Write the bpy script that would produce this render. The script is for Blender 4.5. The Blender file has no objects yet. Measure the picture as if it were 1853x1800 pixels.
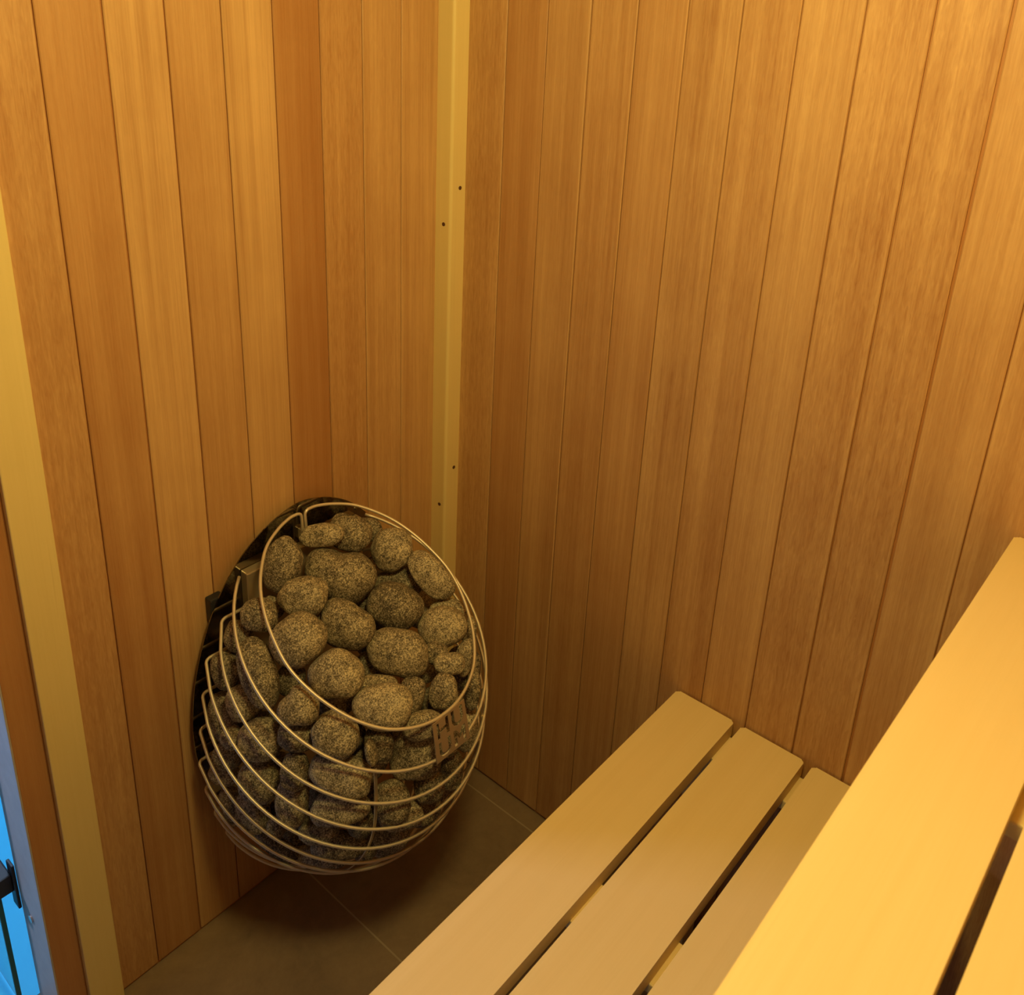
import bpy, bmesh, math, random
import numpy as np
from mathutils import Vector, Matrix, noise as mnoise

random.seed(7)
S = bpy.context.scene
COL = S.collection
W = 0.0889                      # visible width of one wall board
CAM = np.array([1.294061, 1.239315, 1.751687])
RT = np.array([-0.6519158, 0.7571501, 0.0415871])
UP = np.array([-0.2449954, -0.2622115, 0.9333929])
BK = np.array([0.7176232, 0.5983050, 0.3564381])     # camera +Z (backwards)
FPX, PX, PY = 1677.886, 917.463, 618.909

# ------------------------------------------------------------------ helpers
def link(o, parent=None):
    COL.objects.link(o)
    if parent is not None:
        o.parent = parent
    return o

def obj(name, bm, mat, parent=None, smooth=False, kind=None):
    me = bpy.data.meshes.new(name)
    bmesh.ops.recalc_face_normals(bm, faces=bm.faces)
    if smooth:
        for f in bm.faces:
            f.smooth = True
    bm.to_mesh(me)
    bm.free()
    if mat:
        me.materials.append(mat)
    o = bpy.data.objects.new(name, me)
    if parent is not None and parent.type == 'EMPTY':
        me.transform(Matrix.Translation(-parent.location))
    elif parent is not None:
        base = parent
        off = Vector((0, 0, 0))
        while base is not None:
            off += base.location
            base = base.parent
        me.transform(Matrix.Translation(-off))
    link(o, parent)
    if kind:
        o['kind'] = kind
    return o

def tag(o, label, cat, group=None):
    o['label'] = label
    o['category'] = cat
    if group:
        o['group'] = group
    return o

def thing(name, label, cat, loc=(0, 0, 0), group=None):
    o = bpy.data.objects.new(name, None)
    o.empty_display_size = 0.05
    o.location = loc
    link(o)
    return tag(o, label, cat, group)

def part_label(o, s):
    o['label'] = s
    return o

def add_box(bm, lo, hi, bevel=0.0, seg=2):
    c = [(a + b) / 2 for a, b in zip(lo, hi)]
    s = [abs(b - a) for a, b in zip(lo, hi)]
    r = bmesh.ops.create_cube(bm, size=1.0)
    vs = r['verts']
    bmesh.ops.scale(bm, vec=s, verts=vs)
    bmesh.ops.translate(bm, vec=c, verts=vs)
    if bevel > 0:
        es = list({e for v in vs for e in v.link_edges})
        bmesh.ops.bevel(bm, geom=es, offset=bevel, segments=seg, profile=0.5, affect='EDGES')

def add_tube(bm, pts, r, n=10, closed=False, caps=True):
    pts = [Vector(p) for p in pts]
    N = len(pts)
    tang = []
    for i in range(N):
        a = pts[(i - 1) % N] if (closed or i > 0) else pts[i]
        b = pts[(i + 1) % N] if (closed or i < N - 1) else pts[i]
        tang.append((b - a).normalized())
    up = Vector((0, 0, 1))
    if abs(tang[0].dot(up)) > 0.9:
        up = Vector((0, 1, 0))
    nrm = (up - tang[0] * up.dot(tang[0])).normalized()
    rings = []
    for i in range(N):
        nrm = (nrm - tang[i] * nrm.dot(tang[i])).normalized()
        b = tang[i].cross(nrm)
        rings.append([bm.verts.new(pts[i] + r * (math.cos(2 * math.pi * k / n) * nrm + math.sin(2 * math.pi * k / n) * b)) for k in range(n)])
    M = N if closed else N - 1
    for i in range(M):
        A, B = rings[i], rings[(i + 1) % N]
        for k in range(n):
            bm.faces.new((A[k], A[(k + 1) % n], B[(k + 1) % n], B[k]))
    if caps and not closed:
        bm.faces.new(rings[0])
        bm.faces.new(list(reversed(rings[-1])))

def add_cyl(bm, c, axis, r, h, n=20):
    c, axis = Vector(c), Vector(axis).normalized()
    add_tube(bm, [c - axis * h / 2, c + axis * h / 2], r, n)

def ray(q):
    d = RT * (q[0] - PX) / FPX + UP * (PY - q[1]) / FPX - BK
    return d

# ------------------------------------------------------------------ materials
class NT:
    def __init__(s, name):
        s.m = bpy.data.materials.new(name)
        s.m.use_nodes = True
        s.t = s.m.node_tree
        s.b = s.t.nodes['Principled BSDF']
    def n(s, typ, **kw):
        nd = s.t.nodes.new(typ)
        for k, v in kw.items():
            if k.startswith('i_'):
                key = k[2:]
                key = int(key) if key.isdigit() else key.replace('_', ' ')
                nd.inputs[key].default_value = v
            else:
                setattr(nd, k, v)
        return nd
    def l(s, a, ao, b, bi):
        s.t.links.new(a.outputs[ao], b.inputs[bi])
    def set(s, **kw):
        for k, v in kw.items():
            s.b.inputs[k.replace('_', ' ')].default_value = v
    def math(s, op, a, b=None, c=None):
        nd = s.n('ShaderNodeMath', operation=op)
        for i, v in enumerate((a, b, c)):
            if v is None:
                continue
            if isinstance(v, (int, float)):
                nd.inputs[i].default_value = v
            else:
                s.t.links.new(v, nd.inputs[i])
        return nd.outputs[0]
    def mix(s, fac, a, b):
        nd = s.n('ShaderNodeMix', data_type='RGBA')
        for i, v in ((0, fac), (6, a), (7, b)):
            if isinstance(v, (int, float)):
                nd.inputs[i].default_value = v
            elif isinstance(v, tuple):
                nd.inputs[i].default_value = (*v, 1)
            else:
                s.t.links.new(v, nd.inputs[i])
        return nd.outputs[2]
    def noise(s, vec, scale, detail=3, rough=0.55, dist=0.0):
        nd = s.n('ShaderNodeTexNoise')
        nd.inputs['Scale'].default_value = scale
        nd.inputs['Detail'].default_value = detail
        nd.inputs['Roughness'].default_value = rough
        nd.inputs['Distortion'].default_value = dist
        s.t.links.new(vec, nd.inputs['Vector'])
        return nd.outputs['Fac']
    def ramp(s, v, lo, hi, a=0.0, b=1.0):
        nd = s.n('ShaderNodeMapRange')
        nd.clamp = True
        s.t.links.new(v, nd.inputs[0])
        for i, x in enumerate((lo, hi, a, b)):
            nd.inputs[i + 1].default_value = x
        return nd.outputs[0]
    def scaled(s, vec, sc):
        nd = s.n('ShaderNodeVectorMath', operation='MULTIPLY')
        s.t.links.new(vec, nd.inputs[0])
        nd.inputs[1].default_value = sc
        return nd.outputs[0]

def wood(name, dark, light, red, axis='z', attr=False, grain=1.0, rough=0.5, dash=(0.30, 0.13, 0.05)):
    k = NT(name)
    tc = k.n('ShaderNodeTexCoord')
    vec = tc.outputs['Object']
    if attr:
        at = k.n('ShaderNodeAttribute', attribute_name='board')
        sep = k.n('ShaderNodeSeparateColor')
        k.l(at, 'Color', sep, 0)
        tint, redn, speck = sep.outputs[0], sep.outputs[1], sep.outputs[2]
        comb = k.n('ShaderNodeCombineXYZ')
        off = k.math('MULTIPLY', at.outputs['Alpha'], 37.0)
        for i in range(3):
            k.t.links.new(off, comb.inputs[i])
        add = k.n('ShaderNodeVectorMath', operation='ADD')
        k.t.links.new(vec, add.inputs[0])
        k.t.links.new(comb.outputs[0], add.inputs[1])
        vec = add.outputs[0]
    else:
        oi = k.n('ShaderNodeObjectInfo')
        tint = k.math('ADD', k.math('MULTIPLY', oi.outputs['Random'], 0.3), 0.35)
        comb = k.n('ShaderNodeCombineXYZ')
        off = k.math('MULTIPLY', oi.outputs['Random'], 23.0)
        for i in range(3):
            k.t.links.new(off, comb.inputs[i])
        add = k.n('ShaderNodeVectorMath', operation='ADD')
        k.t.links.new(vec, add.inputs[0])
        k.t.links.new(comb.outputs[0], add.inputs[1])
        vec = add.outputs[0]
        redn, speck = 0.2, 0.1
    def sv(a, b):
        return k.scaled(vec, (a, a, b) if axis == 'z' else (b, a, a))
    broad = k.noise(sv(22, 0.6), 1.0, 2, 0.5, 0.4)
    bands = k.noise(sv(75, 1.3), 1.0, 3, 0.6, 0.3)
    fine = k.noise(sv(420, 5), 1.0, 2, 0.6)
    fleck = k.noise(sv(260, 38), 1.0, 2, 0.5, 0.8)
    streak = k.noise(sv(150, 2.6), 1.0, 2, 0.5)
    mott = k.noise(k.scaled(vec, (5, 5, 5)), 1.0, 3, 0.6)
    f = k.math('MULTIPLY_ADD', k.math('SUBTRACT', broad, 0.5), 0.8 * grain, tint)
    f = k.math('MULTIPLY_ADD', k.math('SUBTRACT', bands, 0.5), 0.75 * grain, f)
    f = k.math('MULTIPLY_ADD', k.math('SUBTRACT', fine, 0.5), 0.55 * grain, f)
    f = k.math('MULTIPLY_ADD', k.math('SUBTRACT', mott, 0.5), 0.5 * grain, f)
    if attr:
        fl = k.math('MULTIPLY', k.math('SUBTRACT', fleck, 0.5), speck)
        f = k.math('MULTIPLY_ADD', fl, 1.3, f)
    fc = k.ramp(f, 0, 1)
    col = k.mix(fc, dark, light)
    if attr:
        col = k.mix(redn, col, red)
    st = k.ramp(streak, 0.70, 0.82, 0.0, 0.40 * grain)
    col = k.mix(st, col, dash)
    k.t.links.new(col, k.b.inputs['Base Color'])
    rr = k.ramp(fine, 0.3, 0.7, rough - 0.06, rough + 0.08)
    k.t.links.new(rr, k.b.inputs['Roughness'])
    bp = k.n('ShaderNodeBump', i_Strength=0.16 * grain, i_Distance=0.002)
    h = k.math('ADD', k.math('MULTIPLY', fine, 0.5), k.math('MULTIPLY', fleck, 0.8))
    k.t.links.new(h, bp.inputs['Height'])
    k.l(bp, 0, k.b, 'Normal')
    k.set(**{'Specular_IOR_Level': 0.35})
    return k.m

def plain(name, col, rough=0.5, metal=0.0, ns=0.0, nscale=60.0, bump=0.0):
    k = NT(name)
    k.set(Base_Color=(*col, 1), Roughness=rough, Metallic=metal)
    if ns > 0 or bump > 0:
        tc = k.n('ShaderNodeTexCoord')
        nz = k.noise(tc.outputs['Object'], nscale, 4, 0.6)
        a = tuple(max(0, c * (1 - ns)) for c in col)
        b = tuple(min(1, c * (1 + ns)) for c in col)
        k.t.links.new(k.mix(nz, a, b), k.b.inputs['Base Color'])
        if bump > 0:
            bp = k.n('ShaderNodeBump', i_Strength=bump, i_Distance=0.002)
            k.t.links.new(nz, bp.inputs['Height'])
            k.l(bp, 0, k.b, 'Normal')
    return k.m

M_wall = wood('hemlock_boards', (0.36, 0.163, 0.052), (0.70, 0.43, 0.180), (0.44, 0.185, 0.055), 'z', attr=True, dash=(0.32, 0.14, 0.05))
M_trim = wood('pale_trim_wood', (0.72, 0.54, 0.20), (0.88, 0.70, 0.30), (0.5, 0.3, 0.1), 'z', grain=0.45, rough=0.42)
M_bench = wood('aspen_bench_wood', (0.74, 0.54, 0.22), (0.88, 0.69, 0.34), (0.5, 0.3, 0.1), 'x', grain=0.42, rough=0.45, dash=(0.5, 0.28, 0.1))
M_ring = plain('brushed_steel_rod', (0.80, 0.70, 0.52), 0.48, 0.65)
M_plate = plain('polished_black_steel', (0.28, 0.26, 0.22), 0.08, 1.0)
M_box = plain('satin_steel_sheet', (0.60, 0.50, 0.34), 0.44, 0.75)
M_emblem = plain('satin_steel_emblem', (0.52, 0.37, 0.24), 0.5, 0.5)
M_black = plain('black_plastic', (0.02, 0.02, 0.022), 0.45)
M_hole = plain('screw_hole_shade', (0.10, 0.035, 0.012), 0.8)  # flat dark colour stands in for the shade inside the holes
M_screw = plain('zinc_screw', (0.7, 0.66, 0.62), 0.35, 1.0)
M_jamb = plain('grey_primed_jamb', (0.47, 0.42, 0.36), 0.55, 0.0, 0.18, 30, 0.1)
M_blue = plain('daylight_blue_floor', (0.05, 0.60, 0.98), 0.6, 0.0, 0.10, 9, 0.15)  # grey floor; the blue cast of daylight is put into its colour

def stone_mat(name='speckled_sauna_rock'):
    k = NT(name)
    tc = k.n('ShaderNodeTexCoord')
    oi = k.n('ShaderNodeObjectInfo')
    v = tc.outputs['Object']
    fine = k.noise(v, 430, 2, 0.7)
    mid = k.noise(v, 150, 3, 0.6)
    big = k.noise(v, 22, 2, 0.5)
    f = k.math('ADD', k.math('MULTIPLY', fine, 0.75), k.math('MULTIPLY', mid, 0.35))
    f = k.math('MULTIPLY_ADD', k.math('SUBTRACT', big, 0.5), 0.25, f)
    f = k.math('MULTIPLY_ADD', k.math('SUBTRACT', oi.outputs['Random'], 0.5), 0.10, f)
    cr = k.n('ShaderNodeValToRGB')
    cr.color_ramp.elements[0].position = 0.42
    cr.color_ramp.elements[0].color = (0.040, 0.030, 0.018, 1)
    cr.color_ramp.elements[1].position = 0.72
    cr.color_ramp.elements[1].color = (0.72, 0.60, 0.37, 1)
    e = cr.color_ramp.elements.new(0.55)
    e.color = (0.22, 0.175, 0.108, 1)
    k.t.links.new(f, cr.inputs[0])
    k.l(cr, 0, k.b, 'Base Color')
    k.set(Roughness=0.8)
    bp = k.n('ShaderNodeBump', i_Strength=0.5, i_Distance=0.0012)
    k.t.links.new(f, bp.inputs['Height'])
    k.l(bp, 0, k.b, 'Normal')
    return k.m
M_stone = stone_mat()

def floor_mat():
    k = NT('brown_grey_floor_tile')
    tc = k.n('ShaderNodeTexCoord')
    sep = k.n('ShaderNodeSeparateXYZ')
    k.l(tc, 'Object', sep, 0)
    P = 0.3979
    def line(out, off, w):
        m = k.math('FLOORED_MODULO', k.math('SUBTRACT', out, off - P / 2), P)
        d = k.math('ABSOLUTE', k.math('SUBTRACT', m, P / 2))
        return k.math('LESS_THAN', d, w)
    g = k.math('MAXIMUM', line(sep.outputs[0], 0.0427, 0.0017), line(sep.outputs[1], 0.3399, 0.0017))
    a = k.noise(tc.outputs['Object'], 5, 6, 0.65, 0.6)
    b = k.noise(tc.outputs['Object'], 60, 4, 0.7)
    c = k.noise(tc.outputs['Object'], 14, 4, 0.7, 1.5)
    f = k.math('ADD', k.math('MULTIPLY', a, 0.6), k.math('MULTIPLY', b, 0.15))
    f = k.math('MULTIPLY_ADD', c, 0.25, f)
    f = k.ramp(f, 0.35, 0.65)
    col = k.mix(f, (0.19, 0.130, 0.078), (0.32, 0.225, 0.130))
    col = k.mix(g, col, (0.40, 0.31, 0.19))
    k.t.links.new(col, k.b.inputs['Base Color'])
    k.set(Roughness=0.55)
    h = k.math('SUBTRACT', k.math('MULTIPLY', b, 0.2), g)
    bp = k.n('ShaderNodeBump', i_Strength=0.3, i_Distance=0.001)
    k.t.links.new(h, bp.inputs['Height'])
    k.l(bp, 0, k.b, 'Normal')
    return k.m
M_floor = floor_mat()
M_ceil = wood('ceiling_boards', (0.24, 0.11, 0.035), (0.42, 0.23, 0.09), (0.3, 0.1, 0.03), 'x')  # unseen ceiling, toned darker than the walls to cut bounced light

def glass_mat():
    k = NT('tinted_glass')
    k.set(Base_Color=(0.55, 0.85, 0.85, 1), Roughness=0.02)
    k.b.inputs['Transmission Weight'].default_value = 1.0
    k.b.inputs['IOR'].default_value = 1.5
    return k.m
M_glass = glass_mat()

# ------------------------------------------------------------------ room
H = 2.12
XR, YB = 2.1, 1.74           # far ends of the cabin

def board_wall(name, axis, seams, props, z0=0.009, z1=H, flip=1, base=0.0, gaps=None):
    """boards along `axis` ('x' -> wall in plane y=base, 'y' -> plane x=base); flip=+1: room on + side"""
    bm = bmesh.new()
    lay = bm.faces.layers.float_color.new('board')
    def P(u, d, z):
        return (u, base + flip * d, z) if axis == 'x' else (base + flip * d, u, z)
    for i in range(len(seams) - 1):
        g0 = (gaps or {}).get(i, 0.0009)
        g1 = (gaps or {}).get(i + 1, 0.0009)
        u0, u1 = seams[i] + g0, seams[i + 1] - g1
        c, dp = 0.0013, 0.0045
        prof = [(u0, -dp), (u0, -c), (u0 + c, 0), (u1 - c, 0), (u1, -c), (u1, -dp)]
        lo = [bm.verts.new(P(u, d, z0)) for u, d in prof]
        hi = [bm.verts.new(P(u, d, z1)) for u, d in prof]
        pr = props[i % len(props)]
        fs = [bm.faces.new((lo[j], lo[j + 1], hi[j + 1], hi[j])) for j in range(5)]
        fs.append(bm.faces.new(lo))
        for f in fs:
            f[lay] = (*pr, random.random())
    # solid backing behind the tongues
    u0, u1 = seams[0], seams[-1]
    a = P(u0, -0.0045, 0.0)
    b = P(u1, -0.05, z1)
    n0 = len(bm.faces)
    add_box(bm, [min(a[j], b[j]) for j in range(3)], [max(a[j], b[j]) for j in range(3)])
    bm.faces.ensure_lookup_table()
    for f in bm.faces[n0:]:
        f[lay] = (0.05, 0.9, 0.0, 0.5)
    return obj(name, bm, M_wall, kind='structure')

# (lightness, redness, speckle) of each board as the photo shows it, from the corner outwards
LB = [(0.68, 0.04, 0.2), (0.60, 0.05, 0.3), (0.50, 0.22, 0.6), (0.36, 0.45, 0.15), (0.62, 0.0, 0.1), (0.50, 0.15, 0.2),
      (0.64, 0.0, 0.15), (0.42, 0.35, 0.25), (0.50, 0.2, 0.6), (0.35, 0.6, 0.2)]
RB = [(0.64, 0.12, 0.6), (0.48, 0.30, 0.2), (0.56, 0.05, 0.2), (0.46, 0.15, 0.3), (0.50, 0.2, 0.2), (0.50, 0.0, 0.3), (0.46, 0.1, 0.4),
      (0.52, 0.05, 0.3), (0.46, 0.12, 0.6), (0.46, 0.1, 0.6), (0.54, 0.1, 0.3), (0.52, 0.1, 0.4)]
aL, bR = 1.457 * W, 1.449 * W
sl = [0.0] + [aL + i * W for i in range(9)] + [0.929]
sr = [0.0] + [bR + i * W for i in range(18)] + [YB]
board_wall('wall_left', 'x', sl, LB, gaps={7: 0.0013, 6: 0.0011})
board_wall('wall_right', 'y', sr, RB, gaps={10: 0.0021, 3: 0.0014, 9: 0.0012})
# the cabin's other two walls, behind the camera
board_wall('wall_back', 'x', [0.0] + [0.1 + i * W for i in range(22)] + [XR], RB, flip=-1, base=YB)
bm = bmesh.new()
add_box(bm, (XR, -0.05, 0.0), (XR + 0.05, YB + 0.05, H))
obj('wall_front', bm, plain('bounce_absorbing_wall', (0.06, 0.045, 0.03), 0.5), kind='structure')  # unseen wall, coloured dark to soak up bounced light
# left wall continues beyond the doorway
board_wall('wall_entry', 'x', [1.72, 1.80, 1.80 + W, 1.80 + 2 * W, XR], LB)
bm = bmesh.new()
add_box(bm, (0.929, -0.05, 2.02), (1.72, 0.0, H))
obj('trim_4', bm, M_trim, kind='structure')

bm = bmesh.new()
add_box(bm, (-0.06, -0.11, -0.03), (XR + 0.06, YB + 0.06, 0.0))
obj('floor', bm, M_floor, kind='structure')
bm = bmesh.new()
add_box(bm, (-0.06, -0.06, H), (XR + 0.06, YB + 0.06, H + 0.03))
obj('ceiling', bm, M_ceil, kind='structure')

# corner batten with a rounded arris and dark discs drawn for its screw holes
bm = bmesh.new()
s, r = 0.0395, 0.006
prof = [(0, 0), (s, 0)] + [(s - r + r * math.cos(t), s - r + r * math.sin(t)) for t in [i * math.pi / 2 / 8 for i in range(9)]] + [(0, s)]
lo = [bm.verts.new((x, y, 0.001)) for x, y in prof]
hi = [bm.verts.new((x, y, H)) for x, y in prof]
n = len(prof)
for i in range(n):
    bm.faces.new((lo[i], lo[(i + 1) % n], hi[(i + 1) % n], hi[i]))
bm.faces.new(lo)
bm.faces.new(hi)
trim1 = obj('trim_1', bm, M_trim, kind='structure')
for c, ax in (((0.0396, 0.022, 1.323), (1, 0, 0)), ((0.0396, 0.024, 0.707), (1, 0, 0)), ((0.015, 0.0396, 1.393), (0, 1, 0)), ((0.014, 0.0396, 0.793), (0, 1, 0))):
    bm = bmesh.new()
    add_cyl(bm, c, ax, 0.0038, 0.0016, 16)
    o = obj('screw_hole_disc', bm, M_hole, trim1)

# flat batten near the doorway, bare board edge, grey door jamb
bm = bmesh.new()
add_box(bm, (0.8262, 0.0, 0.001), (0.8836, 0.0125, H), 0.0018)
trim2 = obj('trim_2', bm, M_trim, kind='structure')
bm = bmesh.new()
add_box(bm, (0.9270, -0.093, 0.0), (0.9302, -0.0005, 2.02), 0.0006)
jamb = obj('trim_3', bm, M_jamb, kind='structure')
bm = bmesh.new()
add_tube(bm, [(0.9300, -0.056, 0.246), (0.9330, -0.056, 0.246)], 0.0070, 16)
obj('screw_head', bm, M_screw, jamb, smooth=False)

# ------------------------------------------------------------------ outside the doorway
bm = bmesh.new()
add_box(bm, (-0.6, -2.6, -0.04), (2.8, -0.115, -0.005))
o = obj('floor_outside', bm, M_blue, kind='structure')
# open glass door: hinge clamp on the jamb and the leaf swung outwards
bm = bmesh.new()
add_box(bm, (0.9525, -0.86, 0.02), (0.9605, -0.118, 1.99), 0.001)
door = obj('door_1', bm, M_glass, kind='structure')
bm = bmesh.new()
add_box(bm, (0.9300, -0.116, 0.238), (0.9355, -0.094, 0.336), 0.0015)
add_box(bm, (0.9340, -0.160, 0.274), (0.9670, -0.102, 0.312), 0.003)
obj('door_hinge', bm, M_black, door)
bm = bmesh.new()
add_box(bm, (0.9525, -0.1178, 0.02), (0.9605, -0.1155, 1.99), 0.0004)
part_label(obj('glass_edge', bm, plain('green_glass_edge', (0.01, 0.10, 0.11), 0.3), door), 'dark green edge of the glass')

# ------------------------------------------------------------------ benches
def bench(name, label, ztop, planks, sup, x1, legs, back):
    t = thing(name, label, 'bench', ((0.004 + x1) / 2, (planks[0][0] + planks[-1][1]) / 2, 0))
    for y0, y1 in planks:
        bm = bmesh.new()
        # plank with corners rounded in plan, then softened edges
        r, seg = 0.006, 5
        x0 = 0.0035
        cs = [(x0 + r, y0 + r, math.pi), (x1 - r, y0 + r, 1.5 * math.pi), (x1 - r, y1 - r, 0), (x0 + r, y1 - r, 0.5 * math.pi)]
        ring = []
        for cx, cy, a0 in cs:
            for i in range(seg + 1):
                a = a0 + i * math.pi / 2 / seg
                ring.append((cx + r * math.cos(a), cy + r * math.sin(a)))
        lo = [bm.verts.new((x, y, ztop - 0.028)) for x, y in ring]
        hi = [bm.verts.new((x, y, ztop)) for x, y in ring]
        n = len(ring)
        for i in range(n):
            bm.faces.new((lo[i], lo[(i + 1) % n], hi[(i + 1) % n], hi[i]))
        fl = bm.faces.new(lo)
        fh = bm.faces.new(hi)
        es = list(fl.edges) + list(fh.edges)
        bmesh.ops.bevel(bm, geom=es, offset=0.003, segments=3, profile=0.5, affect='EDGES')
        obj('plank', bm, M_bench, t)
    ya, yb = planks[0][0] + 0.035, planks[-1][1] - 0.005
    for a, b in sup:
        bm = bmesh.new()
        add_box(bm, (a, ya, ztop - 0.028 - 0.020), (b, yb, ztop - 0.0285), 0.002)
        obj('crosspiece', bm, M_bench, t)
    for lx, ly in legs:
        bm = bmesh.new()
        add_box(bm, (lx, ly, 0.0), (lx + 0.045, ly + 0.045, ztop - 0.049), 0.002)
        obj('leg', bm, M_bench, t)
    return t

low = [(0.615 + i * 0.1325, 0.733 + i * 0.1325) for i in range(4)]
upp = [(1.077 + i * 0.1305, 1.195 + i * 0.1305) for i in range(5)]
upp[-1] = (upp[-1][0], min(upp[-1][1], YB - 0.006))
bench('lower_bench', 'pale wooden slatted bench, the lower one, beside the heater', 0.543, low, [(0.012, 0.08), (0.410, 0.489), (1.1, 1.17), (1.9, 1.97)], XR - 0.006,
      [(0.02, 0.68), (1.15, 0.68), (1.15, 1.05), (1.92, 0.68), (1.92, 1.05)], False)
bench('upper_bench', 'pale wooden slatted bench, the higher one, close up at lower right', 1.086, upp, [(0.012, 0.08), (0.41, 0.489), (1.1, 1.17), (1.9, 1.97)], XR - 0.006,
      [(0.02, 1.66), (1.15, 1.66), (1.92, 1.66), (1.92, 1.18)], True)

# ------------------------------------------------------------------ heater
XC = 0.402
TH = 0.565
ny, nz = math.sin(TH), math.cos(TH)
def pl(x, s, off):                    # point on a basket plane
    return Vector((XC + x, s * nz + off * ny, -s * ny + off * nz))
OFF = [0, .7322, .6802, .6234, .5699, .5147, .4548, .398, .342, .286, .232]
ELL = {2: (.2239, -.1958, .2503), 3: (.2419, -.1791, .2657), 4: (.2537, -.1744, .288), 5: (.2598, -.1563, .2838), 6: (.2576, -.1522, .2878),
       7: (.2560, -.1560, .2900), 8: (.2460, -.150, .270), 9: (.232, -.150, .240), 10: (.214, -.130, .210)}
YC = 0.036                            # depth at which the rods bend inwards
heater = thing('sauna_heater', 'teardrop wire basket sauna heater full of stones, hung on the wall in the corner', 'heater', (XC, 0.0, 0.10))

R1 = [(0.012, -.4285), (.03, -.4275), (.06, -.418), (.097, -.398), (.127, -.368), (.15, -.335), (.1665, -.298), (.178, -.255), (.184, -.205), (.178, -.160), (.163, -.115),
      (.140, -.072), (.107, -.034), (.070, -.011), (.035, .001), (0, .0045)]
def catmull(P, n=6):
    out = []
    for i in range(len(P) - 1):
        p0, p1, p2, p3 = P[max(i - 1, 0)], P[i], P[i + 1], P[min(i + 2, len(P) - 1)]
        for k in range(n):
            t = k / n
            out.append(tuple(0.5 * ((2 * b) + (c - a) * t + (2 * a - 5 * b + 4 * c - d) * t * t + (-a + 3 * b - 3 * c + d) * t ** 3) for a, b, c, d in zip(p0, p1, p2, p3)))
    out.append(P[-1])
    return out
right = catmull([(-x, s) for x, s in R1] + [(x, s) for x, s in reversed(R1[:-1])])
rod = 0.0029
# ring 1, its two ends turned down into a hairpin clip at the back
pts = [pl(x, s, OFF[1]) for x, s in right]
a, b = pts[0].copy(), pts[-1].copy()
bot = 0.068
def turn(p, sx):
    q = [p + Vector((sx * 0.0065 * (1 - math.cos(t)) * -1, 0, -0.0065 * math.sin(t))) for t in (0.4, 0.8, 1.2, 1.57)]
    return q
A = [a + Vector((0.008 - 0.008 * math.cos(t) * 0 - 0.008 + 0.008 * math.sin(t), 0.001, -0.008 + 0.008 * math.cos(t))) for t in (0.5, 1.0, 1.57)]
B = [b + Vector((-0.008 * math.sin(t), 0.001, -0.008 + 0.008 * math.cos(t))) for t in (0.5, 1.0, 1.57)]
A += [A[-1] + Vector((0, 0.002, -bot * k / 3)) for k in (1, 2, 3)]
B += [B[-1] + Vector((0, 0.002, -bot * k / 3)) for k in (1, 2, 3)]
path = [*reversed(A)] + pts + B
bm = bmesh.new()
add_tube(bm, path, rod, 12)
part_label(obj('basket_ring', bm, M_ring, heater, smooth=True), 'topmost ring around the open mouth, ends turned down at the back')

for k in range(2, 11):
    ea, sc, eb = ELL[k]
    off = OFF[k]
    s36 = (YC - off * ny) / nz
    t0 = math.asin(max(-1, min(1, (s36 - sc) / eb)))
    N = 64
    arc = []
    for i in range(N + 1):
        t = (math.pi - t0) + (t0 - (math.pi - t0)) * i / N     # right side -> front -> left side
        t = math.pi - t0 - (math.pi - 2 * t0) * i / N
        arc.append(pl(ea * math.cos(t), sc + eb * math.sin(t), off))
    z = arc[0].z
    xin = 0.131
    def inner(p, sgn):
        # rounded corner, then straight inwards to the frame
        fr = 0.010
        d = (arc[3] - arc[0]).normalized() if sgn < 0 else (arc[-4] - arc[-1]).normalized()
        c = []
        for i in range(1, 6):
            u = i / 5
            p0, p1, p2 = p + d * fr, p, p + Vector((-sgn * fr, 0, 0))
            c.append((1 - u) ** 2 * p0 + 2 * u * (1 - u) * p1 + u * u * p2)
        c.append(Vector((XC + sgn * xin, YC, z)))
        return c
    if k == 2:
        path = arc
    else:
        path = [*reversed(inner(arc[0], -1))] + arc[3:-3] + inner(arc[-1], 1)
    bm = bmesh.new()
    add_tube(bm, path, rod, 12)
    obj('basket_ring', bm, M_ring, heater, smooth=True)

# back plate: a drop outline
out = [(0, .8635), (.018, .8615), (.036, .857), (.063, .848), (.097, .830), (.123, .811), (.141, .793), (.165, .765), (.19, .724), (.207, .687), (.224, .639), (.237, .588), (.2445, .532),
       (.247, .483), (.243, .429), (.233, .381), (.214, .330), (.186, .283), (.148, .243), (.10, .213), (.05, .196), (0, .191)]
half = catmull(out, 5)
loop = half + [(-x, z) for x, z in reversed(half[1:-1])]
bm = bmesh.new()
f0 = [bm.verts.new((XC + x, 0.0190, z)) for x, z in loop]
f1 = [bm.verts.new((XC + x, 0.0212, z)) for x, z in loop]
n = len(loop)
for i in range(n):
    bm.faces.new((f0[i], f0[(i + 1) % n], f1[(i + 1) % n], f1[i]))
bm.faces.new(f0)
bm.faces.new(f1)
part_label(obj('back_plate', bm, M_plate, heater), 'glossy black drop-shaped back plate')
# element frame: shallow steel channel
bm = bmesh.new()
add_box(bm, (XC - 0.131, 0.0215, 0.235), (XC + 0.131, 0.0415, 0.783), 0.002)
part_label(obj('element_frame', bm, M_box, heater), 'steel channel frame with a flat lid edge')
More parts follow.
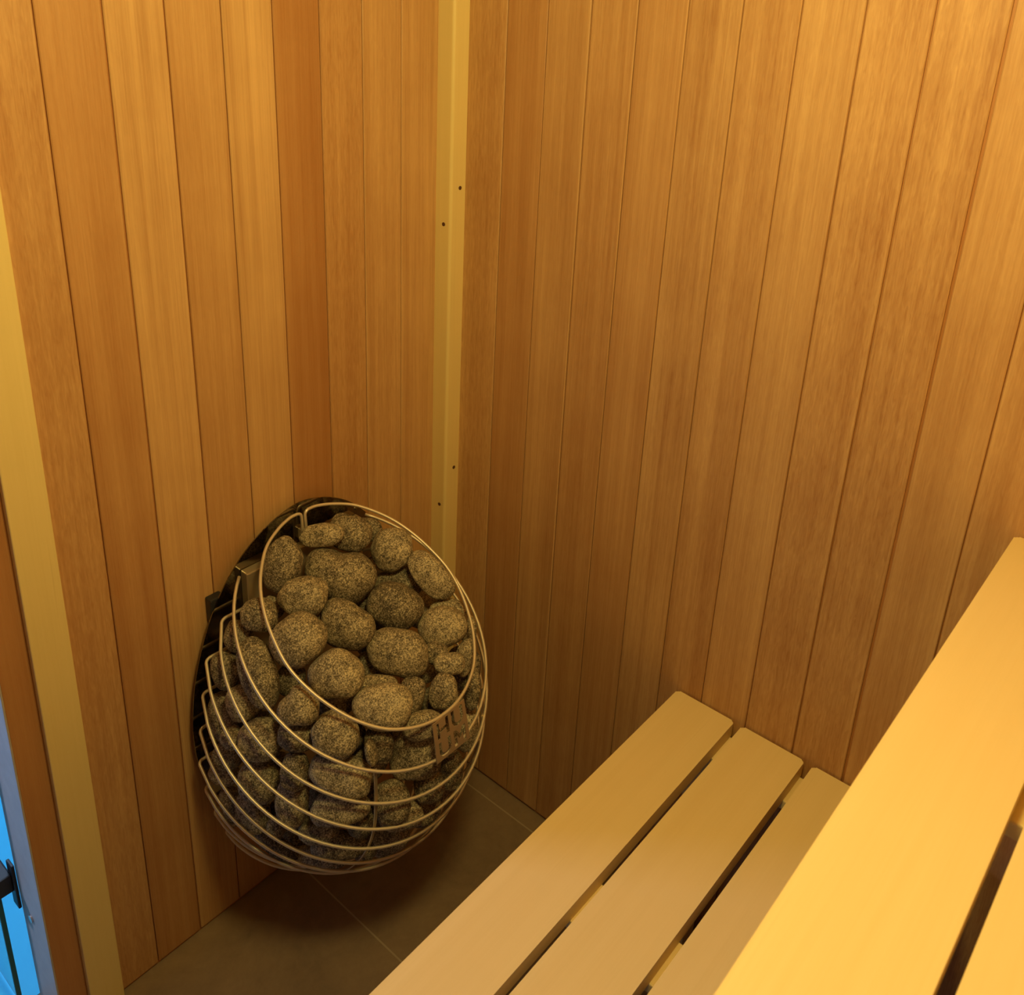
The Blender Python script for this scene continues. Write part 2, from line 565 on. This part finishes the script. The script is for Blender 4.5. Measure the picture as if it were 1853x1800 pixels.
# hairpin pad between the ring ends and the plate
bm = bmesh.new()
add_box(bm, (XC - 0.006, 0.0212, 0.79), (XC + 0.006, 0.033, 0.812), 0.001)
obj('ring_bracket', bm, M_box, heater)
for sx in (1, -1):
    bm = bmesh.new()
    x0 = XC + sx * 0.177
    add_box(bm, (x0 - 0.014, 0.0, 0.700), (x0 + 0.014, 0.0188, 0.748), 0.003)
    part_label(obj('wall_bracket', bm, M_black, heater), 'black wall bracket behind the plate')
# vertical flat bars inside the rods, tying the rings together
def shell_x(k, x):
    ea, sc, eb = ELL[k]
    return pl(x, sc + eb * math.sqrt(max(0, 1 - (x / ea) ** 2)), OFF[k])
for xs in (-0.13, 0.13):
    bm = bmesh.new()
    c = [shell_x(k, xs) for k in range(2, 10)]
    c = [p + (Vector((XC, 0.03, p.z)) - p).normalized() * 0.0042 for p in c]
    cc = catmull([tuple(p) for p in c], 5)
    prev = None
    vs = []
    for i, p in enumerate(cc):
        p = Vector(p)
        vs.append([bm.verts.new(p + Vector((dx, dy, 0))) for dx, dy in ((-.003, -.001), (.003, -.001), (.003, .001), (-.003, .001))])
    for i in range(len(vs) - 1):
        for j in range(4):
            bm.faces.new((vs[i][j], vs[i][(j + 1) % 4], vs[i + 1][(j + 1) % 4], vs[i + 1][j]))
    bm.faces.new(vs[0])
    bm.faces.new(vs[-1])
    obj('upright_bar', bm, M_box, heater)

# emblem: a plate with the letters H U / U M cut out, between ring 1 and ring 2
def hitp(q, off):
    d = ray(q)
    nv = np.array([0, ny, nz])
    t = (off - nv @ CAM) / (nv @ d)
    return Vector(CAM + t * d)
TL, TR, BR, BL = hitp((781, 1311), .7322), hitp((838, 1264), .7322), hitp((849, 1334), .6802), hitp((790, 1382), .6802)
def strokes(u, v):
    """True where the plate is cut away; u to the right, v downwards, both 0..1"""
    def seg(ax, ay, bx, by, w):
        dx, dy = bx - ax, by - ay
        L = dx * dx + dy * dy
        t = max(0, min(1, ((u - ax) * dx + (v - ay) * dy) / L)) if L else 0
        return math.hypot(u - ax - t * dx, v - ay - t * dy) < w
    w = 0.042
    def rect(x0, x1, y0, y1):
        return x0 <= u <= x1 and y0 <= v <= y1
    def U(x0, x1, y0, y1):
        r = (x1 - x0) / 2
        cy = y1 - r
        if v <= cy:
            return y0 <= v and (abs(u - x0 - w) < w or abs(u - x1 + w) < w)
        d = math.hypot(u - (x0 + x1) / 2, v - cy)
        return r - 2 * w < d < r
    if rect(.10, .184, .08, .47) or rect(.376, .46, .06, .47) or rect(.10, .46, .235, .32):
        return True
    if U(.55, .91, .06, .48) or U(.10, .46, .56, .95):
        return True
    if rect(.55, .634, .56, .95) or rect(.826, .91, .56, .95):
        return True
    if seg(.60, .58, .73, .78, .042) or seg(.86, .58, .73, .78, .042):
        return .56 <= v <= .95
    return False
NG = 56
bm = bmesh.new()
def EP(i, j, d):
    u, v = i / NG, j / NG
    p = (TL * (1 - u) + TR * u) * (1 - v) + (BL * (1 - u) + BR * u) * v
    nn = (TR - TL).cross(BL - TL).normalized()
    if nn.y < 0:
        nn = -nn
    return p + nn * d
cache = {}
def EV(i, j, d):
    if (i, j, d) not in cache:
        cache[(i, j, d)] = bm.verts.new(EP(i, j, 0.0022 if d else 0.0008))
    return cache[(i, j, d)]
solid = [[not strokes((i + .5) / NG, (j + .5) / NG) for j in range(NG)] for i in range(NG)]
def isS(i, j):
    return 0 <= i < NG and 0 <= j < NG and solid[i][j]
for i in range(NG):
    for j in range(NG):
        if not solid[i][j]:
            continue
        for d in (0, 1):
            bm.faces.new((EV(i, j, d), EV(i + 1, j, d), EV(i + 1, j + 1, d), EV(i, j + 1, d)))
        if not isS(i - 1, j): bm.faces.new((EV(i, j, 0), EV(i, j + 1, 0), EV(i, j + 1, 1), EV(i, j, 1)))
        if not isS(i + 1, j): bm.faces.new((EV(i + 1, j, 0), EV(i + 1, j + 1, 0), EV(i + 1, j + 1, 1), EV(i + 1, j, 1)))
        if not isS(i, j - 1): bm.faces.new((EV(i, j, 0), EV(i + 1, j, 0), EV(i + 1, j, 1), EV(i, j, 1)))
        if not isS(i, j + 1): bm.faces.new((EV(i, j + 1, 0), EV(i + 1, j + 1, 0), EV(i + 1, j + 1, 1), EV(i, j + 1, 1)))
part_label(obj('emblem', bm, M_emblem, heater), 'square steel emblem with four cut-out letters')

# ------------------------------------------------------------------ stones
G = 'grey stones heaped in the heater basket'
# (centre, half sizes, roll angle in degrees, taper or outline radii every 45 degrees, label)
ST = [
 ((0.3848, 0.1142, 0.7497), (0.0632, 0.0522, 0.0432), 0, [64, 50, 38, 64, 62, 40, 58, 56], 'large pear-shaped speckled stone, broad top, near the top of the heap'),
 ((0.4839, 0.1235, 0.7618), (0.0439, 0.0353, 0.0297), -4, 0, 'small rounded light stone below and left of the large pear-shaped one'),
 ((0.5335, 0.1762, 0.7175), (0.0481, 0.0481, 0.0392), 0, [53, 52, 53, 47, 53, 52, 53, 48], 'big round stone just inside the left side of the basket mouth'),
 ((0.436, 0.2014, 0.7062), (0.047, 0.0432, 0.0356), 0, [48, 35, 41, 54, 48, 48, 45, 50], 'stone with a dark short crack in the middle of the heap'),
 ((0.3358, 0.21, 0.6964), (0.0541, 0.046, 0.0382), 0, [53, 40, 44, 50, 53, 40, 47, 45], 'big smooth stone right of the middle of the heap'),
 ((0.3923, 0.2769, 0.6568), (0.0538, 0.0423, 0.0354), 0, [56, 48, 45, 53, 57, 41, 38, 57], 'big oval stone low in the middle right of the basket mouth'),
 ((0.5099, 0.2471, 0.6789), (0.0486, 0.0404, 0.0337), 0, [52, 42, 45, 44, 53, 52, 43, 48], 'warm-lit oval stone low in the middle left of the basket mouth'),
 ((0.476, 0.3161, 0.6348), (0.0513, 0.0394, 0.0332), 0, [55, 53, 42, 47, 56, 44, 42, 48], 'lowest large stone resting against the front of the top ring'),
 ((0.2938, 0.2764, 0.6589), (0.0451, 0.0401, 0.0332), -20, 0, 'round stone at the right side of the mouth, above a small flat one'),
 ((0.2463, 0.2112, 0.7157), (0.0559, 0.031, 0.0276), 48, 0, 'elongated slanting stone under the upper right of the top ring'),
 ((0.3878, 0.0778, 0.8066), (0.0411, 0.0221, 0.0198), -6, 0, 'small flat stone lying in front of the topmost stone'),
 ((0.2719, 0.1277, 0.7553), (0.0439, 0.0397, 0.0328), -15, 0, 'rounded stone at the upper right, beside the topmost stone'),
 ((0.4835, 0.0786, 0.7849), (0.0357, 0.0512, 0.0304), 16, 0, 'tall dark stone at the left against the steel channel'),
 ((0.3416, 0.083, 0.7946), (0.043, 0.0338, 0.0285), 20, 0, 'topmost stone of the heap, close to the glossy plate'),
 ((0.2751, 0.0733, 0.7677), (0.0297, 0.0233, 0.0193), 10, 0, 'half-hidden stone behind the rounded one at upper right'),
 ((0.2708, 0.1475, 0.6866), (0.0484, 0.0337, 0.0278), -12, 0, 'stone partly covered by the big smooth stone right of the middle'),
 ((0.3368, 0.3351, 0.6461), (0.0271, 0.0193, 0.0167), 0, 0, 'small flat stone under the round one at the right side'),
 ((0.2837, 0.3315, 0.622), (0.0169, 0.0339, 0.0151), 12, 0, 'narrow stone squeezed against the right rods beside the small flat one'),
 ((0.3688, 0.3625, 0.6202), (0.0266, 0.0323, 0.0224), -5, 0, 'small upright stone above the emblem'),
 ((0.2444, 0.2515, 0.656), (0.0393, 0.0269, 0.0227), 15, 0, 'stone half hidden behind the round one at the right side'),
 ((0.414, 0.3261, 0.6184), (0.0245, 0.0339, 0.0207), 15, 0, 'stone peeping out right of the lowest large stone'),
 ((0.4277, 0.366, 0.5903), (0.0371, 0.026, 0.0222), -8, 0, 'stone just behind the top ring, left of the emblem'),
 ((0.4316, 0.3526, 0.5232), (0.0397, 0.0492, 0.0327), 0, [40, 58, 44, 56, 42, 58, 55, 58], 'tall block-like stone left of the emblem, behind the second ring'),
 ((0.4895, 0.3291, 0.5657), (0.0239, 0.0322, 0.02), -8, 0, 'small upright stone left of the tall block-like one'),
 ((0.5205, 0.3464, 0.5832), (0.009, 0.0215, 0.02), -18, 0, 'thin flat sliver of stone standing on edge below the top ring'),
 ((0.5538, 0.2965, 0.6078), (0.0385, 0.0376, 0.0311), 0, 0, 'round stone between the top and second rings at the front'),
 ((0.5805, 0.2411, 0.6529), (0.034, 0.0331, 0.0274), 0, [37, 36, 40, 27, 38, 43, 34, 40], 'three-cornered stone below the left sweep of the top ring'),
 ((0.5925, 0.1546, 0.6756), (0.032, 0.0641, 0.0287), -16, 0, 'long upright stone leaning at the left side of the basket'),
 ((0.5564, 0.1135, 0.7459), (0.0316, 0.0307, 0.0253), 0, 0, 'round stone at the left corner, under the steel channel'),
 ((0.5791, 0.0765, 0.7002), (0.0245, 0.0283, 0.0203), 8, 0, 'small stone at the far left behind the second ring'),
 ((0.6046, 0.0728, 0.6392), (0.0265, 0.035, 0.0224), -8, 0, 'stone at the far left between the third and fourth rings'),
 ((0.6198, 0.0802, 0.5494), (0.0306, 0.0459, 0.0259), -14, 0, 'upright stone at the far left, below the fourth ring corner'),
 ((0.618, 0.1752, 0.5663), (0.0368, 0.0377, 0.0301), 0, 0, 'rounded stone at lower left, directly below the long upright one'),
 ((0.6292, 0.0924, 0.4845), (0.026, 0.025, 0.0202), 20, 0, 'small dark stone at lower far left'),
 ((0.6322, 0.0756, 0.4314), (0.0284, 0.0196, 0.0166), 12, 0, 'flat stone against the lowest part of the left edge'),
 ((0.6222, 0.1756, 0.4793), (0.0347, 0.0356, 0.0282), 0, 0, 'rounded stone below the lower left rounded one'),
 ((0.6182, 0.1479, 0.3903), (0.029, 0.0406, 0.0243), -18, 0, 'tilted oval stone in the lower left curve of the basket'),
 ((0.598, 0.2536, 0.5344), (0.0245, 0.0327, 0.0207), 10, 0, 'stone partly hidden between two larger ones at the lower middle'),
 ((0.6012, 0.2399, 0.4705), (0.0287, 0.049, 0.0249), 8, 0, 'tall stone in the lower middle left'),
 ((0.5585, 0.3055, 0.5395), (0.0543, 0.0344, 0.0298), 14, 0, 'wide stone in the lower middle, under the front round stone'),
 ((0.5583, 0.3103, 0.4677), (0.0514, 0.0285, 0.0252), -4, 0, 'wide flat stone second from the bottom in the lower middle'),
 ((0.48, 0.3555, 0.4658), (0.0337, 0.0375, 0.0278), -12, 0, 'oval stone at the lower right of the centre bar'),
 ((0.4623, 0.3521, 0.4045), (0.0402, 0.0268, 0.0228), -8, 0, 'stone below the oval one right of the centre bar'),
 ((0.4628, 0.3281, 0.342), (0.0333, 0.0274, 0.0225), 0, 0, 'small stone near the bottom, right of the centre bar'),
 ((0.4149, 0.3727, 0.4553), (0.0288, 0.0317, 0.0237), 0, 0, 'shaded stone under the emblem'),
 ((0.3529, 0.3727, 0.4394), (0.0218, 0.0376, 0.019), 10, 0, 'narrow dark stone right of the stone under the emblem'),
 ((0.2948, 0.3512, 0.4819), (0.0253, 0.0446, 0.0218), -6, 0, 'stone showing just to the right of the emblem'),
 ((0.2854, 0.3583, 0.5642), (0.014, 0.0359, 0.0132), 4, 0, 'thin dark stone at the extreme right edge of the basket'),
 ((0.5793, 0.2781, 0.4075), (0.0355, 0.0205, 0.018), -8, 0, 'low stone at the bottom, left of the wide bottom one'),
 ((0.5456, 0.2852, 0.3525), (0.0479, 0.0239, 0.0213), 0, 0, 'wide stone at the very bottom front'),
 ((0.6143, 0.2058, 0.3896), (0.0161, 0.0209, 0.0136), 0, 0, 'tiny stone between two larger ones near the bottom left'),
 ((0.545, 0.2267, 0.2721), (0.0518, 0.0199, 0.0186), 6, 0, 'flat stone at the lowest point of the basket'),
 ((0.5977, 0.1691, 0.3018), (0.0454, 0.0168, 0.0161), 32, 0, 'long flat stone along the bottom left curve'),
 ((0.6228, 0.0889, 0.3571), (0.0219, 0.0358, 0.0187), -30, 0, 'narrow stone lying along the left bottom rods'),
 ((0.418, 0.3605, 0.3704), (0.0236, 0.0196, 0.0163), -12, 0, 'small stone at the bottom right'),
 ((0.4504, 0.3031, 0.2789), (0.0322, 0.0181, 0.0156), -4, 0, 'flattened stone at the bottom, right of the wide bottom one'),
 ((0.3574, 0.1378, 0.679), (0.0266, 0.0327, 0.0213), 0, 0, 'dark stone deep in the gap at the middle of the heap'),
 ((0.4424, 0.2821, 0.6325), (0.0358, 0.0208, 0.0179), 0, 0, 'dark stone deep below the big oval one'),
 ((0.5461, 0.1708, 0.642), (0.0262, 0.0281, 0.0209), 0, 0, 'shadowed stone behind the left sweep of the top ring'),
 ((0.2155, 0.273, 0.6181), (0.0167, 0.0293, 0.0143), 0, 0, 'shaded stone at the right, behind the half-hidden one'),
 ((0.3328, 0.3001, 0.6502), (0.0235, 0.0196, 0.0164), 0, 0, 'small shadowed stone under the round right-hand one'),
]
# stones deeper in the basket, seen only through the gaps: centre and radius
DEEP = [(0.3188, 0.2554, 0.5898, 0.036),
 (0.471, 0.2488, 0.3775, 0.036),
 (0.3617, 0.1728, 0.628, 0.036),
 (0.3211, 0.3025, 0.3425, 0.036),
 (0.2658, 0.2806, 0.5056, 0.036),
 (0.5262, 0.2378, 0.414, 0.036),
 (0.5874, 0.2346, 0.591, 0.036),
 (0.2331, 0.1745, 0.6177, 0.036),
 (0.4883, 0.2136, 0.5961, 0.036),
 (0.362, 0.3332, 0.5551, 0.036),
 (0.5789, 0.1362, 0.526, 0.036),
 (0.5647, 0.173, 0.3565, 0.036),
 (0.2615, 0.3056, 0.5726, 0.036),
 (0.358, 0.3555, 0.4918, 0.036),
 (0.579, 0.1507, 0.4459, 0.036),
 (0.6067, 0.1246, 0.605, 0.036),
 (0.4855, 0.3026, 0.5059, 0.036),
 (0.5355, 0.1653, 0.2569, 0.036),
 (0.4566, 0.1239, 0.6965, 0.036),
 (0.433, 0.2924, 0.5721, 0.036),
 (0.51, 0.2734, 0.56, 0.031),
 (0.516, 0.3268, 0.4246, 0.031),
 (0.3815, 0.3384, 0.3448, 0.026),
 (0.41, 0.2206, 0.6187, 0.026),
 (0.4908, 0.2916, 0.3109, 0.026),
 (0.5078, 0.0752, 0.7218, 0.022),
 (0.5717, 0.2209, 0.3837, 0.022),
 (0.6295, 0.1268, 0.553, 0.022)]

def make_stone(idx, c, axes, taper):
    bm = bmesh.new()
    bmesh.ops.create_icosphere(bm, subdivisions=4, radius=1.0)
    seed = Vector((idx * 3.17, idx * 1.71, idx * 0.93))
    ax, ay, az = [Vector(a) for a in axes]
    outl = None
    if isinstance(taper, list):
        outl, taper = taper, 0.0
        la, lb = ax.length, ay.length
        mean = 0.25 * (outl[0] + outl[4] + outl[2] + outl[6])
        unit = 0.5 * (la + lb) / mean
    na = 0.5 if outl else 1.0
    for v in bm.verts:
        p = v.co.copy()
        q = Vector([math.copysign(abs(t) ** 0.88, t) for t in p])       # slightly squared pebble
        d = 1 + na * 0.15 * mnoise.noise(p * 0.95 + seed) + na * 0.07 * mnoise.noise(p * 2.2 + seed) + 0.010 * mnoise.noise(p * 9 + seed)
        q *= d
        q.x *= 1 + taper * q.y
        if outl:
            X, Y = q.x * la, q.y * lb
            R = math.hypot(X, Y)
            th = (math.atan2(Y, X) / (math.pi / 4)) % 8
            i0 = int(th) % 8
            u = th - int(th)
            p0, p1, p2, p3 = [outl[(i0 + j) % 8] for j in (-1, 0, 1, 2)]
            ro = 0.5 * (2 * p1 + (p2 - p0) * u + (2 * p0 - 5 * p1 + 4 * p2 - p3) * u * u + (3 * p1 - 3 * p2 + p3 - p0) * u ** 3) * unit
            re = 1 / math.sqrt((math.cos(th * math.pi / 4) / la) ** 2 + (math.sin(th * math.pi / 4) / lb) ** 2)
            w = min(1, math.hypot(p.x, p.y) / 0.9)
            w = w * w * (3 - 2 * w)
            f = 1 + (ro / re - 1) * w
            q.x *= f
            q.y *= f
        v.co = ax * q.x + ay * q.y + az * q.z
    me = bpy.data.meshes.new('sauna_stone')
    bmesh.ops.recalc_face_normals(bm, faces=bm.faces)
    for f in bm.faces:
        f.smooth = True
    bm.to_mesh(me)
    bm.free()
    me.materials.append(M_stone)
    o = bpy.data.objects.new('sauna_stone', me)
    o.location = Vector(c)
    return link(o)

for i, (c, (rx, ry, rz), ang, tp, lab) in enumerate(ST):
    a = math.radians(ang)
    E1 = RT * math.cos(a) - UP * math.sin(a)
    E2 = RT * math.sin(a) + UP * math.cos(a)
    tag(make_stone(i, c, (E1 * rx, E2 * ry, BK * rz), tp), lab, 'stone', G)
for i, (x, y, z, r) in enumerate(DEEP):
    o = make_stone(100 + i, (x, y, z), ((r * 1.04, 0, 0), (0, r, 0), (0, 0, r * 0.97)), 0.0)
    tag(o, 'shadowed grey stone deep in the heater basket, glimpsed between the front stones', 'stone', 'deep stones inside the heater basket')

# settle the stones: ease apart whatever still clips
from mathutils.bvhtree import BVHTree
def tree_of(verts, polys, M=None):
    return BVHTree.FromPolygons([M @ v for v in verts] if M else verts, polys)
bpy.context.view_layer.update()
hv, hp = [], []
for ch in heater.children:
    n0 = len(hv)
    T = Matrix.Translation(heater.location)
    hv += [T @ v.co for v in ch.data.vertices]
    hp += [[n0 + i for i in p.vertices] for p in ch.data.polygons]
HT = tree_of(hv, hp)
stones = [o for o in COL.objects if o.name.startswith('sauna_stone')]
geo = {o.name: ([v.co.copy() for v in o.data.vertices], [list(p.vertices) for p in o.data.polygons]) for o in stones}
rad = {o.name: max(v.length for v in geo[o.name][0]) for o in stones}
scl = {o.name: 1.0 for o in stones}
deep = {o.name for o in stones if o['group'].startswith('deep')}
def btree(o):
    return tree_of(geo[o.name][0], geo[o.name][1], Matrix.Translation(o.location) @ Matrix.Scale(scl[o.name], 4))
TR_ = {o.name: btree(o) for o in stones}
for it in range(20):
    moved = {}
    for o in stones:
        if TR_[o.name].overlap(HT):
            core = Vector((XC + (o.location.x - XC) * 0.3, 0.17, o.location.z + 0.02))
            moved.setdefault(o.name, Vector()).__iadd__((core - o.location).normalized() * 0.0013)
            scl[o.name] *= 0.993
    for i, a in enumerate(stones):
        for b in stones[i + 1:]:
            d = b.location - a.location
            if d.length > rad[a.name] + rad[b.name]:
                continue
            n = len(TR_[a.name].overlap(TR_[b.name]))
            if n > 0:
                amt = 0.0004 if n < 60 else 0.0007
                wa, wb = (0.2, 1.8) if b.name in deep and a.name not in deep else (1, 1)
                moved.setdefault(a.name, Vector()).__iadd__(-d.normalized() * amt * wa)
                moved.setdefault(b.name, Vector()).__iadd__(d.normalized() * amt * wb)
                if scl[b.name] > (0.85 if b.name in deep else 0.965):
                    scl[b.name] *= 0.985 if b.name in deep else 0.995
                if scl[a.name] > 0.965 and a.name not in deep:
                    scl[a.name] *= 0.996
    if not moved:
        break
    for o in stones:
        if o.name in moved:
            m = moved[o.name]
            if m.length > 0.002:
                m = m.normalized() * 0.002
            o.location = o.location + m
            TR_[o.name] = btree(o)
for o in stones:
    for k in range(12):
        if not TR_[o.name].overlap(HT):
            break
        core = Vector((XC + (o.location.x - XC) * 0.3, 0.17, o.location.z + 0.02))
        o.location = o.location + (core - o.location).normalized() * 0.001
        scl[o.name] *= 0.992
        TR_[o.name] = btree(o)
for o in stones:
    o.data.transform(Matrix.Scale(scl[o.name], 4))

# ------------------------------------------------------------------ lights
def area(name, loc, target, size, power, col, sy=None):
    L = bpy.data.lights.new(name, 'AREA')
    L.energy = power
    L.color = col
    L.size = size
    if sy:
        L.shape = 'RECTANGLE'
        L.size_y = sy
    o = bpy.data.objects.new(name, L)
    o.location = loc
    o.rotation_euler = (Vector(target) - Vector(loc)).to_track_quat('-Z', 'Y').to_euler()
    link(o)
    return o
LP = bpy.data.lights.new('ceiling_lamp', 'POINT')
LP.energy = 30
LP.color = (1.0, 0.84, 0.30)
LP.shadow_soft_size = 0.12
lo_ = bpy.data.objects.new('ceiling_lamp', LP)
lo_.location = (0.77, 0.93, 2.01)
link(lo_)
area('daylight_window', (1.68, -1.0, 1.5), (0.6, 0.5, 0.5), 0.13, 17, (0.62, 0.66, 1.0))
area('outside_floor_fill', (0.55, -0.9, 2.0), (0.6, -0.8, 0), 0.6, 22, (0.55, 0.72, 1.0))  # added fill lamp to brighten the floor outside; no real rooflight there

wd = bpy.data.worlds.new('World')
wd.use_nodes = True
wd.node_tree.nodes['Background'].inputs[0].default_value = (0.20, 0.50, 1.0, 1)
wd.node_tree.nodes['Background'].inputs[1].default_value = 0.35
S.world = wd

# ------------------------------------------------------------------ camera
cd = bpy.data.cameras.new('camera')
cam = bpy.data.objects.new('camera', cd)
link(cam)
cam.matrix_world = Matrix(((RT[0], UP[0], BK[0], CAM[0]), (RT[1], UP[1], BK[1], CAM[1]), (RT[2], UP[2], BK[2], CAM[2]), (0, 0, 0, 1)))
cd.sensor_fit = 'HORIZONTAL'
cd.sensor_width = 36
cd.lens = FPX / 1853 * 36
cd.shift_x = (926.5 - PX) / 1853
cd.shift_y = (PY - 900) / 1853
cd.clip_start = 0.01
cd.dof.use_dof = True
cd.dof.focus_distance = 1.6
cd.dof.aperture_fstop = 9.0
S.camera = cam
S.view_settings.view_transform = 'Standard'
S.view_settings.look = 'None'
S.view_settings.gamma = 1
S.view_settings.use_curve_mapping = False
S.view_settings.exposure = 0.0
